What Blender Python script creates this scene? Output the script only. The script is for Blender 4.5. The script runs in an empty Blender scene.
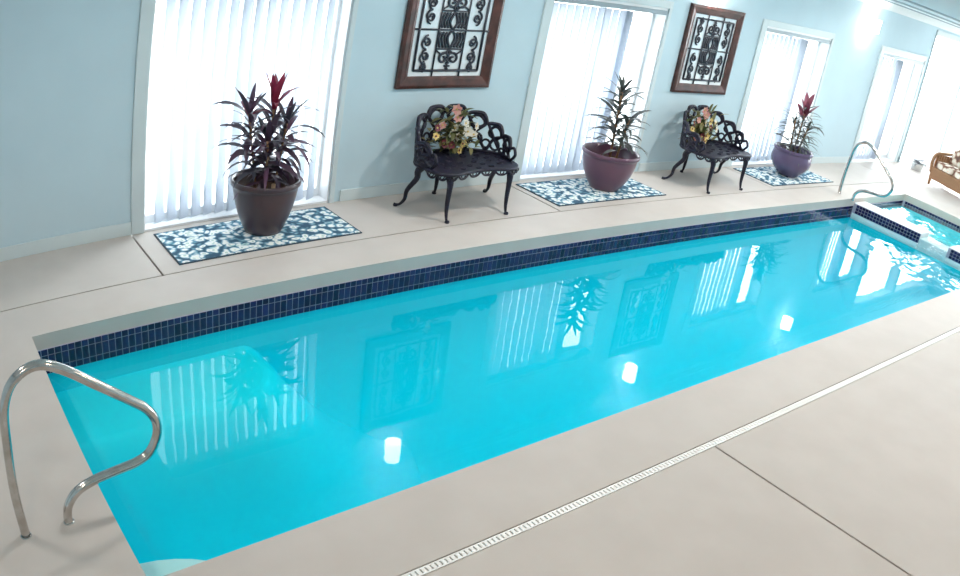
import bpy, bmesh, math, random
from mathutils import Vector, Matrix, noise
random.seed(7)
PI = math.pi
sc = bpy.context.scene
COL = sc.collection
V = Vector

# ------------------------------------------------------------------ materials
def hexc(r, g, b):
    f = lambda c: (c / 255 / 12.92) if c / 255 <= .04045 else ((c / 255 + .055) / 1.055) ** 2.4
    return (f(r), f(g), f(b), 1)

def mat(name, col=(.8, .8, .8, 1), rough=.5, metal=0., spec=.5, emit=None, estr=0., trans=0., coat=0.):
    m = bpy.data.materials.new(name); m.use_nodes = True
    b = m.node_tree.nodes['Principled BSDF']
    b.inputs['Base Color'].default_value = col
    b.inputs['Roughness'].default_value = rough
    b.inputs['Metallic'].default_value = metal
    b.inputs['Specular IOR Level'].default_value = spec
    b.inputs['Transmission Weight'].default_value = trans
    b.inputs['Coat Weight'].default_value = coat
    if emit:
        b.inputs['Emission Color'].default_value = emit
        b.inputs['Emission Strength'].default_value = estr
    return m

def N(m, t, **kw):
    n = m.node_tree.nodes.new(t)
    for k, v in kw.items():
        setattr(n, k, v)
    return n

def noisy(m, scale, c1, c2, bump=0., bscale=None, detail=4, lo=.35, hi=.65, dist=.01):
    nt = m.node_tree; b = nt.nodes['Principled BSDF']
    tc = N(m, 'ShaderNodeTexCoord'); no = N(m, 'ShaderNodeTexNoise')
    no.inputs['Scale'].default_value = scale; no.inputs['Detail'].default_value = detail
    nt.links.new(tc.outputs['Object'], no.inputs['Vector'])
    cr = N(m, 'ShaderNodeValToRGB')
    cr.color_ramp.elements[0].position = lo; cr.color_ramp.elements[0].color = c1
    cr.color_ramp.elements[1].position = hi; cr.color_ramp.elements[1].color = c2
    nt.links.new(no.outputs['Fac'], cr.inputs['Fac']); nt.links.new(cr.outputs['Color'], b.inputs['Base Color'])
    if bump:
        n2 = N(m, 'ShaderNodeTexNoise'); n2.inputs['Scale'].default_value = bscale or scale
        n2.inputs['Detail'].default_value = 5
        nt.links.new(tc.outputs['Object'], n2.inputs['Vector'])
        bp = N(m, 'ShaderNodeBump'); bp.inputs['Strength'].default_value = bump; bp.inputs['Distance'].default_value = dist
        nt.links.new(n2.outputs['Fac'], bp.inputs['Height']); nt.links.new(bp.outputs['Normal'], b.inputs['Normal'])
    return m

M = {}
M['deck'] = noisy(mat('deck_coating', rough=.55, spec=.35), 3.0, (.515, .468, .432, 1), (.545, .498, .462, 1), .25, 160, dist=.002)
M['joint'] = mat('joint_dark', (.09, .085, .08, 1), .9)
M['wall'] = noisy(mat('teal_wall_paint', rough=.75, spec=.25), 2.0, (.50, .635, .70, 1), (.52, .66, .725, 1), .05, 90, dist=.001)
M['ceil'] = mat('ceiling_paint', (.74, .79, .82, 1), .85)
M['trim'] = mat('white_trim_paint', (.72, .76, .77, 1), .4)
M['casing'] = mat('pale_casing_paint', (.58, .66, .68, 1), .45)
M['frame'] = mat('door_frame_vinyl', (.8, .82, .84, 1), .35)
M['head'] = mat('headrail_grey', (.30, .36, .40, 1), .4)
M['plaster'] = mat('pool_paint', (.003, .70, .82, 1), .7)
M['dam'] = mat('dam_plaster', (.80, .83, .84, 1), .6)
M['steel'] = noisy(mat('stainless_steel', (.6, .58, .55, 1), .16, 1.), 14, (.50, .47, .44, 1), (.64, .62, .60, 1))
M['iron'] = noisy(mat('black_cast_metal', rough=.42, spec=.35), 30, (.005, .005, .012, 1), (.014, .012, .032, 1), .3, 60, dist=.003)
M['scroll'] = mat('dark_iron_scroll', (.03, .035, .05, 1), .45, .3)
M['wood'] = noisy(mat('mahogany_frame', rough=.35, coat=.2), 9, (.04, .013, .010, 1), (.095, .03, .024, 1))
M['backing'] = mat('white_mirror_backing', (.78, .84, .88, 1), .12, .3)
M['pot_brown'] = mat('brown_glazed_pot', (.055, .028, .035, 1), .28, coat=.3)
M['pot_plum'] = mat('plum_glazed_pot', (.12, .05, .085, 1), .28, coat=.3)
M['pot_purple'] = mat('purple_glazed_pot', (.095, .065, .14, 1), .25, coat=.4)
M['soil'] = noisy(mat('potting_soil', rough=.95), 40, (.04, .02, .012, 1), (.12, .06, .035, 1), .6, 60)
M['stem'] = mat('plant_stem', (.30, .17, .09, 1), .7)
M['root'] = mat('pale_plant_stake', (.72, .5, .3, 1), .7)
M['grate'] = mat('white_drain_grate', (.86, .86, .84, 1), .4)
M['wicker'] = noisy(mat('brown_wicker', rough=.6), 60, (.22, .10, .05, 1), (.42, .24, .12, 1), .5, 120, dist=.004)
M['ground'] = mat('patio_concrete', (.75, .75, .73, 1), .9)

def leafmat(name, a, b, back=0.25):
    m = bpy.data.materials.new(name); m.use_nodes = True; nt = m.node_tree
    p = nt.nodes['Principled BSDF']; p.inputs['Roughness'].default_value = .38
    g = N(m, 'ShaderNodeNewGeometry'); cr = N(m, 'ShaderNodeValToRGB')
    cr.color_ramp.elements[0].color = a; cr.color_ramp.elements[1].color = b
    nt.links.new(g.outputs['Random Per Island'], cr.inputs['Fac'])
    nt.links.new(cr.outputs['Color'], p.inputs['Base Color'])
    tr = N(m, 'ShaderNodeBsdfTranslucent'); nt.links.new(cr.outputs['Color'], tr.inputs['Color'])
    mx = N(m, 'ShaderNodeMixShader'); mx.inputs['Fac'].default_value = back
    nt.links.new(p.outputs[0], mx.inputs[1]); nt.links.new(tr.outputs[0], mx.inputs[2])
    nt.links.new(mx.outputs[0], nt.nodes['Material Output'].inputs['Surface'])
    return m
M['leaf_dark'] = leafmat('cordyline_dark_leaf', (.025, .035, .045, 1), (.11, .05, .09, 1))
M['leaf_red'] = leafmat('cordyline_red_leaf', (.30, .015, .05, 1), (.14, .02, .05, 1), .35)
M['leaf_grey'] = leafmat('grey_green_leaf', (.05, .07, .06, 1), (.12, .12, .12, 1))
M['leaf_pink'] = leafmat('maroon_leaf', (.16, .03, .05, 1), (.28, .08, .12, 1), .35)
M['leaf_green'] = leafmat('silk_green_leaf', (.05, .08, .03, 1), (.30, .27, .12, 1))
M['leaf_pale'] = leafmat('pale_grey_leaf', (.10, .12, .12, 1), (.22, .22, .24, 1))
M['petal_white'] = leafmat('white_petal', (.80, .74, .62, 1), (.9, .88, .8, 1))
M['petal_pink'] = leafmat('pink_petal', (.65, .22, .22, 1), (.75, .45, .35, 1))
M['petal_yellow'] = leafmat('yellow_petal', (.75, .5, .12, 1), (.85, .68, .3, 1))
M['petal_dark'] = leafmat('burgundy_petal', (.14, .015, .03, 1), (.25, .04, .06, 1))

# tiles: every tile its own island, colour varies by tile
def tilemat():
    m = leafmat('pool_tile_glaze', (.010, .006, .035, 1), (.028, .022, .105, 1), 0.)
    m.node_tree.nodes['Principled BSDF'].inputs['Roughness'].default_value = .12
    return m
M['tile'] = tilemat()
M['grout'] = mat('tile_grout', (.42, .40, .50, 1), .8)

def blindmat():
    m = bpy.data.materials.new('vertical_blind_vinyl'); m.use_nodes = True; nt = m.node_tree
    p = nt.nodes['Principled BSDF']; p.inputs['Base Color'].default_value = (.74, .78, .83, 1); p.inputs['Roughness'].default_value = .5
    tr = N(m, 'ShaderNodeBsdfTranslucent'); tr.inputs['Color'].default_value = (.80, .84, .90, 1)
    mx = N(m, 'ShaderNodeMixShader'); mx.inputs['Fac'].default_value = .62
    nt.links.new(p.outputs[0], mx.inputs[1]); nt.links.new(tr.outputs[0], mx.inputs[2])
    nt.links.new(mx.outputs[0], nt.nodes['Material Output'].inputs['Surface'])
    return m
M['blind'] = blindmat()

def glassmat():
    m = bpy.data.materials.new('window_glass'); m.use_nodes = True; nt = m.node_tree
    nt.nodes.remove(nt.nodes['Principled BSDF'])
    t = N(m, 'ShaderNodeBsdfTransparent'); t.inputs['Color'].default_value = (.93, .96, .97, 1)
    g = N(m, 'ShaderNodeBsdfGlossy'); g.inputs['Roughness'].default_value = .02
    f = N(m, 'ShaderNodeFresnel'); geo = N(m, 'ShaderNodeNewGeometry'); ior = N(m, 'ShaderNodeMix'); ior.data_type = 'FLOAT'
    ior.inputs[2].default_value = 1.45; ior.inputs[3].default_value = 1 / 1.45
    nt.links.new(geo.outputs['Backfacing'], ior.inputs[0]); nt.links.new(ior.outputs[0], f.inputs['IOR'])
    mx = N(m, 'ShaderNodeMixShader')
    nt.links.new(f.outputs[0], mx.inputs[0]); nt.links.new(t.outputs[0], mx.inputs[1]); nt.links.new(g.outputs[0], mx.inputs[2])
    nt.links.new(mx.outputs[0], nt.nodes['Material Output'].inputs['Surface'])
    return m
M['glass'] = glassmat()

def watermat(name, bump, scale, dens, foam=0.):
    m = bpy.data.materials.new(name); m.use_nodes = True; nt = m.node_tree
    nt.nodes.remove(nt.nodes['Principled BSDF']); out = nt.nodes['Material Output']
    tc = N(m, 'ShaderNodeTexCoord'); no = N(m, 'ShaderNodeTexNoise'); no.inputs['Scale'].default_value = scale
    no.inputs['Detail'].default_value = 2
    nt.links.new(tc.outputs['Object'], no.inputs['Vector'])
    bp = N(m, 'ShaderNodeBump'); bp.inputs['Strength'].default_value = bump; bp.inputs['Distance'].default_value = .01
    nt.links.new(no.outputs['Fac'], bp.inputs['Height'])
    geo = N(m, 'ShaderNodeNewGeometry'); ior = N(m, 'ShaderNodeMix'); ior.data_type = 'FLOAT'
    ior.inputs[2].default_value = 1.33; ior.inputs[3].default_value = 1 / 1.33
    nt.links.new(geo.outputs['Backfacing'], ior.inputs[0])
    f = N(m, 'ShaderNodeFresnel'); nt.links.new(ior.outputs[0], f.inputs['IOR']); nt.links.new(bp.outputs['Normal'], f.inputs['Normal'])
    t = N(m, 'ShaderNodeBsdfTransparent'); t.inputs['Color'].default_value = (1, 1, 1, 1)
    g = N(m, 'ShaderNodeBsdfGlossy'); g.inputs['Roughness'].default_value = .015; nt.links.new(bp.outputs['Normal'], g.inputs['Normal'])
    mx = N(m, 'ShaderNodeMixShader')
    nt.links.new(f.outputs[0], mx.inputs[0]); nt.links.new(t.outputs[0], mx.inputs[1]); nt.links.new(g.outputs[0], mx.inputs[2])
    nt.links.new(mx.outputs[0], out.inputs['Surface'])
    ab = N(m, 'ShaderNodeVolumeAbsorption'); ab.inputs['Color'].default_value = (0., WG, WB, 1); ab.inputs['Density'].default_value = dens
    nt.links.new(ab.outputs[0], out.inputs['Volume'])
    return m
WG, WB = .965, .985
M['water'] = watermat('pool_water', .10, 2.2, 1.9)
M['spawater'] = watermat('spa_water', .35, 5.0, 1.6)

def rugmat():
    m = bpy.data.materials.new('floral_rug_pile'); m.use_nodes = True; nt = m.node_tree
    p = nt.nodes['Principled BSDF']; p.inputs['Roughness'].default_value = .95
    tc = N(m, 'ShaderNodeTexCoord')
    no = N(m, 'ShaderNodeTexNoise'); no.inputs['Scale'].default_value = 7; nt.links.new(tc.outputs['Object'], no.inputs['Vector'])
    mv = N(m, 'ShaderNodeMix'); mv.data_type = 'VECTOR'; mv.inputs['Factor'].default_value = .10
    nt.links.new(tc.outputs['Object'], mv.inputs[4]); nt.links.new(no.outputs['Color'], mv.inputs[5])
    vo = N(m, 'ShaderNodeTexVoronoi'); vo.inputs['Scale'].default_value = 17; nt.links.new(mv.outputs[1], vo.inputs['Vector'])
    r1 = N(m, 'ShaderNodeValToRGB'); e = r1.color_ramp.elements
    e[0].position = .0; e[0].color = (.80, .78, .66, 1); e[1].position = .72; e[1].color = (.03, .09, .15, 1)
    for pos, c in ((.16, (.30, .50, .50, 1)), (.26, (.85, .86, .80, 1)), (.42, (.80, .84, .84, 1)), (.56, (.14, .32, .42, 1))):
        x = e.new(pos); x.color = c
    nt.links.new(vo.outputs['Distance'], r1.inputs['Fac'])
    v2 = N(m, 'ShaderNodeTexVoronoi'); v2.inputs['Scale'].default_value = 5.5; nt.links.new(tc.outputs['Object'], v2.inputs['Vector'])
    r2 = N(m, 'ShaderNodeValToRGB'); e = r2.color_ramp.elements
    e[0].position = .16; e[0].color = (.35, .62, .68, 1); e[1].position = .22; e[1].color = (1, 1, 1, 1)
    nt.links.new(v2.outputs['Distance'], r2.inputs['Fac'])
    mu = N(m, 'ShaderNodeMix'); mu.data_type = 'RGBA'; mu.blend_type = 'MULTIPLY'; mu.inputs[0].default_value = .8
    nt.links.new(r1.outputs['Color'], mu.inputs[6]); nt.links.new(r2.outputs['Color'], mu.inputs[7])
    nt.links.new(mu.outputs[2], p.inputs['Base Color'])
    return m
M['rug'] = rugmat()
M['rug_edge'] = mat('rug_dark_binding', (.03, .06, .09, 1), .9)

def cushmat():
    m = bpy.data.materials.new('floral_cushion_fabric'); m.use_nodes = True; nt = m.node_tree
    p = nt.nodes['Principled BSDF']; p.inputs['Roughness'].default_value = .9
    tc = N(m, 'ShaderNodeTexCoord'); vo = N(m, 'ShaderNodeTexVoronoi'); vo.inputs['Scale'].default_value = 9
    nt.links.new(tc.outputs['Object'], vo.inputs['Vector'])
    r = N(m, 'ShaderNodeValToRGB'); e = r.color_ramp.elements
    e[0].position = .1; e[0].color = (.85, .6, .45, 1); e[1].position = .7; e[1].color = (.16, .09, .07, 1)
    for pos, c in ((.2, (.9, .86, .78, 1)), (.44, (.8, .72, .6, 1)), (.54, (.35, .18, .12, 1))):
        x = e.new(pos); x.color = c
    nt.links.new(vo.outputs['Distance'], r.inputs['Fac']); nt.links.new(r.outputs['Color'], p.inputs['Base Color'])
    return m
M['cushion'] = cushmat()
M['shade'] = mat('frosted_sconce_glass', (.9, .9, .9, 1), .4, emit=(1, .95, .9, 1), estr=14)
M['lampmetal'] = mat('brushed_nickel', (.45, .5, .52, 1), .3, 1.)
M['diffuser'] = mat('added_downlight_diffuser', (.9, .9, .9, 1), .5, emit=(1, .86, .7, 1), estr=6)  # glowing face of the added ceiling lights

# ------------------------------------------------------------------ mesh helpers
def box(bm, x0, x1, y0, y1, z0, z1, mi=0, mtx=None):
    vs = [bm.verts.new(mtx @ V((x, y, z)) if mtx else (x, y, z)) for x in (x0, x1) for y in (y0, y1) for z in (z0, z1)]
    fs = [(0, 1, 3, 2), (4, 6, 7, 5), (0, 4, 5, 1), (2, 3, 7, 6), (0, 2, 6, 4), (1, 5, 7, 3)]
    for f in fs:
        fc = bm.faces.new([vs[i] for i in f]); fc.material_index = mi

def smooth_path(pts, n=6, closed=False):
    pts = [V(p) for p in pts]; L = len(pts); out = []
    rng = range(L) if closed else range(L - 1)
    for i in rng:
        p1, p2 = pts[i], pts[(i + 1) % L]
        p0 = pts[i - 1] if (i > 0 or closed) else p1 * 2 - p2
        p3 = pts[(i + 2) % L] if (closed or i + 2 < L) else p2 * 2 - p1
        for k in range(n):
            t = k / n
            out.append(.5 * ((2 * p1) + (p2 - p0) * t + (2 * p0 - 5 * p1 + 4 * p2 - p3) * t * t + (3 * p1 - p0 - 3 * p2 + p3) * t ** 3))
    if not closed:
        out.append(pts[-1])
    return out

def tube(bm, pts, r, seg=8, closed=False, mi=0, flat=1.):
    """sweep a circle along pts; r a number or a list"""
    pts = [V(p) for p in pts]; L = len(pts)
    rr = r if isinstance(r, (list, tuple)) else [r] * L
    rings = []; up = None
    for i, p in enumerate(pts):
        if closed:
            t = pts[(i + 1) % L] - pts[i - 1]
        else:
            t = pts[min(i + 1, L - 1)] - pts[max(i - 1, 0)]
        if t.length < 1e-9: t = V((0, 0, 1))
        t.normalize()
        if up is None:
            up = V((0, 0, 1)) if abs(t.z) < .9 else V((1, 0, 0))
        a = (up - t * up.dot(t))
        if a.length < 1e-6: a = t.orthogonal()
        a.normalize(); b = t.cross(a); up = a
        rings.append([bm.verts.new(p + (a * math.cos(2 * PI * k / seg) + b * math.sin(2 * PI * k / seg) * flat) * rr[i]) for k in range(seg)])
    for i in range(L if closed else L - 1):
        A, B = rings[i], rings[(i + 1) % L]
        off = 0
        if closed and i == L - 1:
            off = min(range(seg), key=lambda o: (A[0].co - B[o].co).length)
        for k in range(seg):
            f = bm.faces.new([A[k], A[(k + 1) % seg], B[(k + 1 + off) % seg], B[(k + off) % seg]]); f.smooth = True; f.material_index = mi
    if not closed:
        for ring in (rings[0], rings[-1]):
            try:
                f = bm.faces.new(ring); f.material_index = mi
            except Exception: pass

def lathe(bm, prof, c=(0, 0, 0), seg=40, mi=0, cap=False):
    rings = []
    for r, z in prof:
        rings.append([bm.verts.new((c[0] + r * math.cos(2 * PI * k / seg), c[1] + r * math.sin(2 * PI * k / seg), c[2] + z)) for k in range(seg)])
    for A, B in zip(rings, rings[1:]):
        for k in range(seg):
            f = bm.faces.new([A[k], A[(k + 1) % seg], B[(k + 1) % seg], B[k]]); f.smooth = True; f.material_index = mi
    if cap:
        bm.faces.new(rings[0]).material_index = mi; bm.faces.new(rings[-1]).material_index = mi

def obj(name, bm, mats, parent=None, normals=True):
    if normals: bmesh.ops.recalc_face_normals(bm, faces=bm.faces)
    me = bpy.data.meshes.new(name); bm.to_mesh(me); bm.free()
    for m in (mats if isinstance(mats, (list, tuple)) else [mats]): me.materials.append(m)
    o = bpy.data.objects.new(name, me); COL.objects.link(o)
    if parent: o.parent = parent
    return o
def BM(): return bmesh.new()
def bevel(o, w, seg=2, ang=.6):
    b = o.modifiers.new('bevel', 'BEVEL'); b.width = w; b.segments = seg; b.limit_method = 'ANGLE'; b.angle_limit = ang
    return o
def tag(o, label, cat, group=None, kind=None):
    o['label'] = label; o['category'] = cat
    if group: o['group'] = group
    if kind: o['kind'] = kind
    return o
def thing(name, label, cat, loc=(0, 0, 0), rz=0, group=None, kind=None):
    o = bpy.data.objects.new(name, None); COL.objects.link(o); o.location = loc; o.rotation_euler = (0, 0, rz); o.empty_display_size = .1
    return tag(o, label, cat, group, kind)
def struct(o, label, cat): return tag(o, label, cat, kind='structure')
def dup(root, loc, rz, label):
    r = root.copy(); COL.objects.link(r); r.location = loc; r.rotation_euler = (0, 0, rz); r['label'] = label
    for ch in list(root.children):
        c = ch.copy(); COL.objects.link(c); c.parent = r
        for g in ch.children:
            d = g.copy(); COL.objects.link(d); d.parent = c
    return r

# ------------------------------------------------------------------ layout
X0, X1 = -4.0, 17.5            # room
YF = -7.4                      # wall behind the camera
ZC = 2.88
PX0, PX1 = -1.26, 9.12         # pool
PY1, PY0 = -1.39, -3.85
SX1 = 10.85                    # spa far edge
ZW = -.247                     # pool water
ZT = -.108                     # underside of coping
DOORS = [(0.0, 1.80), (4.09, 1.77), (7.89, 1.77), (11.46, 1.77)]
DH = 2.05
JY = -.907; DY1, DY0 = -4.345, -4.405
g = .0085

# deck slabs
bm = BM()
def slab(x0, x1, y0, y1): box(bm, x0, x1, y0, y1, ZT, 0)
xs = [X0, -.115, 3.89, 7.74, 11.6, 15.4, X1]
for a, b in zip(xs, xs[1:]): slab(a + g, b - g, JY + g, 0)
slab(X0, X1, PY1, JY - g)
slab(X0, PX0, PY0, PY1)
slab(SX1, X1, PY0, PY1)
slab(X0, X1, DY1, PY0)
xs = [X0, -2.0, 1.95, 5.9, 9.8, 13.7, X1]
for a, b in zip(xs, xs[1:]): slab(a + g, b - g, YF, DY0)
bmesh.ops.remove_doubles(bm, verts=bm.verts, dist=.0001)
fl = obj('floor', bm, M['deck']); struct(fl, 'beige coated concrete pool deck with cut joints around the pool', 'floor')
bm = BM()
for (a, b, c, d) in ((X0, X1, PY1 + .02, 0), (X0, PX0 - .02, PY0, PY1 + .02), (SX1 + .02, X1, PY0, PY1 + .02), (X0, X1, YF, PY0 - .02)):
    box(bm, a, b, c, d, -.3, ZT)
o = obj('floor', bm, M['joint']); struct(o, 'dark bed showing in the joints of the deck', 'floor')

# drain grate
dr = thing('channel_drain', 'long white slotted channel drain running across the deck along the pool', 'drain', (2, (DY1 + DY0) / 2, 0))
bm = BM(); w = (DY1 - DY0) / 2
box(bm, -6, 15.5, -w + .008, -w + .016, -.02, -.001); box(bm, -6, 15.5, w - .016, w - .008, -.02, -.001)
x = -6
while x < 15.5:
    box(bm, x, x + .019, -w + .016, w - .016, -.02, -.001); x += .028
obj('grate', bm, M['grate'], dr)
bm = BM(); box(bm, -6, 15.5, -w, w, -.10, -.04); obj('channel', bm, M['joint'], dr)

# ------------------------------------------------------------------ walls, ceiling
TH = .22
def wall_with_openings(name, axis_pos, spans, x0, x1, label, h=DH):
    bm = BM(); cur = x0
    for a, wd in spans:
        box(bm, cur, a, 0, TH, 0, ZC); box(bm, a, a + wd, 0, TH, h if a < 13.4 else 2.62, ZC); cur = a + wd
    box(bm, cur, x1, 0, TH, 0, ZC)
    return bm
SUN_SPANS = [(13.42, 1.9), (15.38, 1.9)]
bm = wall_with_openings('', 0, DOORS + SUN_SPANS, X0, X1, '')
wb = obj('wall_back', bm, M['wall']); struct(wb, 'pale teal wall with the sliding doors, pictures and benches', 'wall')
bm = BM(); box(bm, X0 - TH, X0, YF, TH, 0, ZC); struct(obj('wall_left', bm, M['wall']), 'teal wall at the left end of the pool room', 'wall')
bm = BM(); box(bm, X0 - TH, X1 + TH, YF - TH, YF, 0, ZC); struct(obj('wall_front', bm, M['wall']), 'teal wall across the pool from the sliding doors', 'wall')
bm = BM()
EY = [(-3.6, 3.2)]             # end glazing y from -3.6 to -.4
box(bm, X1, X1 + TH, YF, -6.6, 0, ZC); box(bm, X1, X1 + TH, -.35, TH, 0, ZC); box(bm, X1, X1 + TH, -6.6, -.35, 2.5, ZC)
box(bm, X1, X1 + TH, -3.62, -3.38, 0, 2.5)
struct(obj('wall_right', bm, M['wall']), 'glazed end wall past the spa', 'wall')
bm = BM(); box(bm, X0 - TH, X1 + TH, YF - TH, TH, ZC, ZC + .1); struct(obj('ceiling', bm, M['ceil']), 'pale flat ceiling over the pool room', 'ceiling')
# crown moulding: stepped profile along the back wall
bm = BM()
box(bm, X0, X1, -.018, 0, ZC - .125, ZC - .06); box(bm, X0, X1, -.05, 0, ZC - .06, ZC - .035); box(bm, X0, X1, -.085, 0, ZC - .035, ZC)
struct(bevel(obj('trim_1', bm, M['trim']), .008), 'stepped crown moulding between the back wall and ceiling', 'trim')
# ceiling battens over the pool
for i, (y, wd) in enumerate(((-.75, .10), (-1.7, .16), (-2.7, .10))):
    bm = BM(); box(bm, X0, X1, y - wd / 2, y + wd / 2, ZC - .018, ZC)
    struct(obj('trim_%d' % (i + 2), bm, M['head']), ('narrow grey ceiling batten nearest the back wall', 'broad grey ceiling batten over the far pool edge', 'narrow grey ceiling batten above the middle of the pool')[i], 'trim')
# baseboards
bm = BM(); cur = X0
CW = .115
for a, wd in DOORS + SUN_SPANS:
    box(bm, cur, max(cur, a - CW), -.016, 0, 0, .11); cur = a + wd + CW
box(bm, cur, X1, -.016, 0, 0, .11)
struct(bevel(obj('baseboard_back', bm, M['casing']), .004), 'pale baseboard along the teal back wall', 'baseboard')
bm = BM(); box(bm, X0, X0 + .016, YF, 0, 0, .11); struct(obj('baseboard_left', bm, M['casing']), 'pale baseboard on the left end wall', 'baseboard')

# doors
dnames = ['leftmost sliding glass door, behind the brown potted plant', 'second sliding glass door, behind the plum potted plant',
          'third sliding glass door, behind the purple potted plant', 'sunlit sliding glass door nearest the spa, right of the purple pot',
          'first tall window past the doors near the far end', 'last tall window before the end wall']
for i, (a, wd) in enumerate(DOORS + SUN_SPANS):
    DH = 2.05 if i < 4 else 2.62
    d = thing('door_%d' % (i + 1) if i < 4 else 'window_%d' % (i - 3), dnames[i], 'door' if i < 4 else 'window', (a, 0, 0), kind='structure')
    bm = BM(); cl = CW if i < 4 else .02
    box(bm, -cl, 0, -.022, 0, 0, DH + .09); box(bm, wd, wd + (.05 if i < 4 else .02), -.022, 0, 0, DH + .09); box(bm, 0, wd, -.022, 0, DH, DH + .09)
    bevel(obj('casing', bm, M['casing'], d), .005)
    bm = BM()
    box(bm, 0, .015, .0, TH, 0, DH); box(bm, wd - .015, wd, 0, TH, 0, DH); box(bm, .015, wd - .015, 0, TH, DH - .03, DH); box(bm, .015, wd - .015, .0, TH, 0, .02)
    obj('frame', bm, M['frame'], d)
    if i >= 4:
        bm = BM(); box(bm, .015, wd - .015, .147, .153, .02, DH - .03); obj('pane', bm, M['glass'], d); continue
    bm = BM()
    for (p, q, yy) in ((.015, wd / 2 + .03, .15), (wd / 2 - .03, wd - .015, .185)):
        box(bm, p, p + .03, yy - .015, yy + .015, .02, DH - .03); box(bm, q - .03, q, yy - .015, yy + .015, .02, DH - .03)
        box(bm, p + .03, q - .03, yy - .015, yy + .015, .02, .09); box(bm, p + .03, q - .03, yy - .015, yy + .015, DH - .09, DH - .03)
    obj('sash', bm, M['frame'], d)
    bm = BM(); box(bm, .045, wd / 2, .147, .153, .09, DH - .09); obj('pane', bm, M['glass'], d)
    bm = BM(); box(bm, wd / 2, wd - .045, .182, .188, .09, DH - .09); obj('pane', bm, M['glass'], d)
DH = 2.05
# end glazing
for i, (y0, y1) in enumerate(((-3.38, -.35), (-6.6, -3.62))):
    d = thing('window_%d' % (i + 3), ('large bright end window beyond the spa and settee', 'large end window nearer the camera side')[i], 'window', (X1, y0, 0), kind='structure')
    L = y1 - y0; bm = BM()
    for yy in (0, L / 2 - .03, L - .06): box(bm, .06, .12, yy, yy + .06, 0, 2.5)
    box(bm, .06, .12, 0, L, 0, .06); box(bm, .06, .12, 0, L, 2.44, 2.5)
    obj('frame', bm, M['frame'], d)
    bm = BM(); box(bm, .087, .093, .06, L / 2 - .03, .06, 2.44); obj('pane', bm, M['glass'], d)
    bm = BM(); box(bm, .087, .093, L / 2 + .03, L - .06, .06, 2.44); obj('pane', bm, M['glass'], d)
# exterior ground
bm = BM(); box(bm, -30, 60, TH, 30, -.15, -.02); box(bm, X1 + TH, 60, -40, TH, -.15, -.02)
struct(obj('ground', bm, M['ground']), 'bright patio ground outside the glass doors', 'ground')

# vertical blinds
def blind(a, wd, x_from, x_to, sparse, label, ang=24):
    d = thing('vertical_blind', label, 'blind', (a, 0, 0), group='vertical blinds in the sliding doors')
    bm = BM(); box(bm, .016, wd - .016, -.012, .085, DH - .085, DH - .031); bevel(obj('headrail', bm, M['head'], d), .004)
    bm = BM()
    k = 0; x = x_from
    sl = BM()
    nseg = 6
    for j in range(2):
        pass
    # one curved slat mesh, copied per position
    W = .125; rows = []
    for z in (.045, DH - .1):
        rows.append([sl.verts.new(((u / nseg - .5) * W, -.010 * (1 - (2 * u / nseg - 1) ** 2), z)) for u in range(nseg + 1)])
    rows2 = []
    for z in (.045, DH - .1):
        rows2.append([sl.verts.new(((u / nseg - .5) * W, -.010 * (1 - (2 * u / nseg - 1) ** 2) + .0012, z)) for u in range(nseg + 1)])
    for u in range(nseg):
        sl.faces.new([rows[0][u], rows[0][u + 1], rows[1][u + 1], rows[1][u]]).smooth = True
        sl.faces.new([rows2[0][u + 1], rows2[0][u], rows2[1][u], rows2[1][u + 1]]).smooth = True
        sl.faces.new([rows[0][u], rows2[0][u], rows2[0][u + 1], rows[0][u + 1]]); sl.faces.new([rows[1][u + 1], rows2[1][u + 1], rows2[1][u], rows[1][u]])
    for u in (0, nseg):
        sl.faces.new([rows[0][u], rows[1][u], rows2[1][u], rows2[0][u]])
    bm.free()
    first = None
    def put(x, an):
        nonlocal first
        if first is None:
            s = obj('slat', sl, M['blind'], d); first = s
        else:
            s = first.copy(); COL.objects.link(s); s.parent = d
        s.location = (x, .06, 0); s.rotation_euler = (0, 0, math.radians(an))
    while x < x_to:
        put(x, ang + random.uniform(-2, 2)); x += .113
    for x in sparse: put(x, 82)
    return d
blind(*DOORS[0], .165, 1.74, [], 'white vertical blinds across the leftmost sliding door', 30)
blind(*DOORS[1], .09, 1.12, [1.16, 1.19, 1.22], 'white vertical blinds drawn over the left half of the second sliding door', 9)
blind(*DOORS[2], .09, 1.05, [1.10, 1.13, 1.16], 'white vertical blinds drawn over the left half of the third sliding door', 9)
blind(*DOORS[3], .09, .80, [.86, .89, .92], 'white vertical blinds drawn over the left half of the door beside the spa', 9)

# ------------------------------------------------------------------ pool
DEP = -1.3
pool = thing('swimming_pool', 'long rectangular pool of bright turquoise water with navy tile band', 'pool', (0, 0, 0))
bm = BM()
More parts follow.
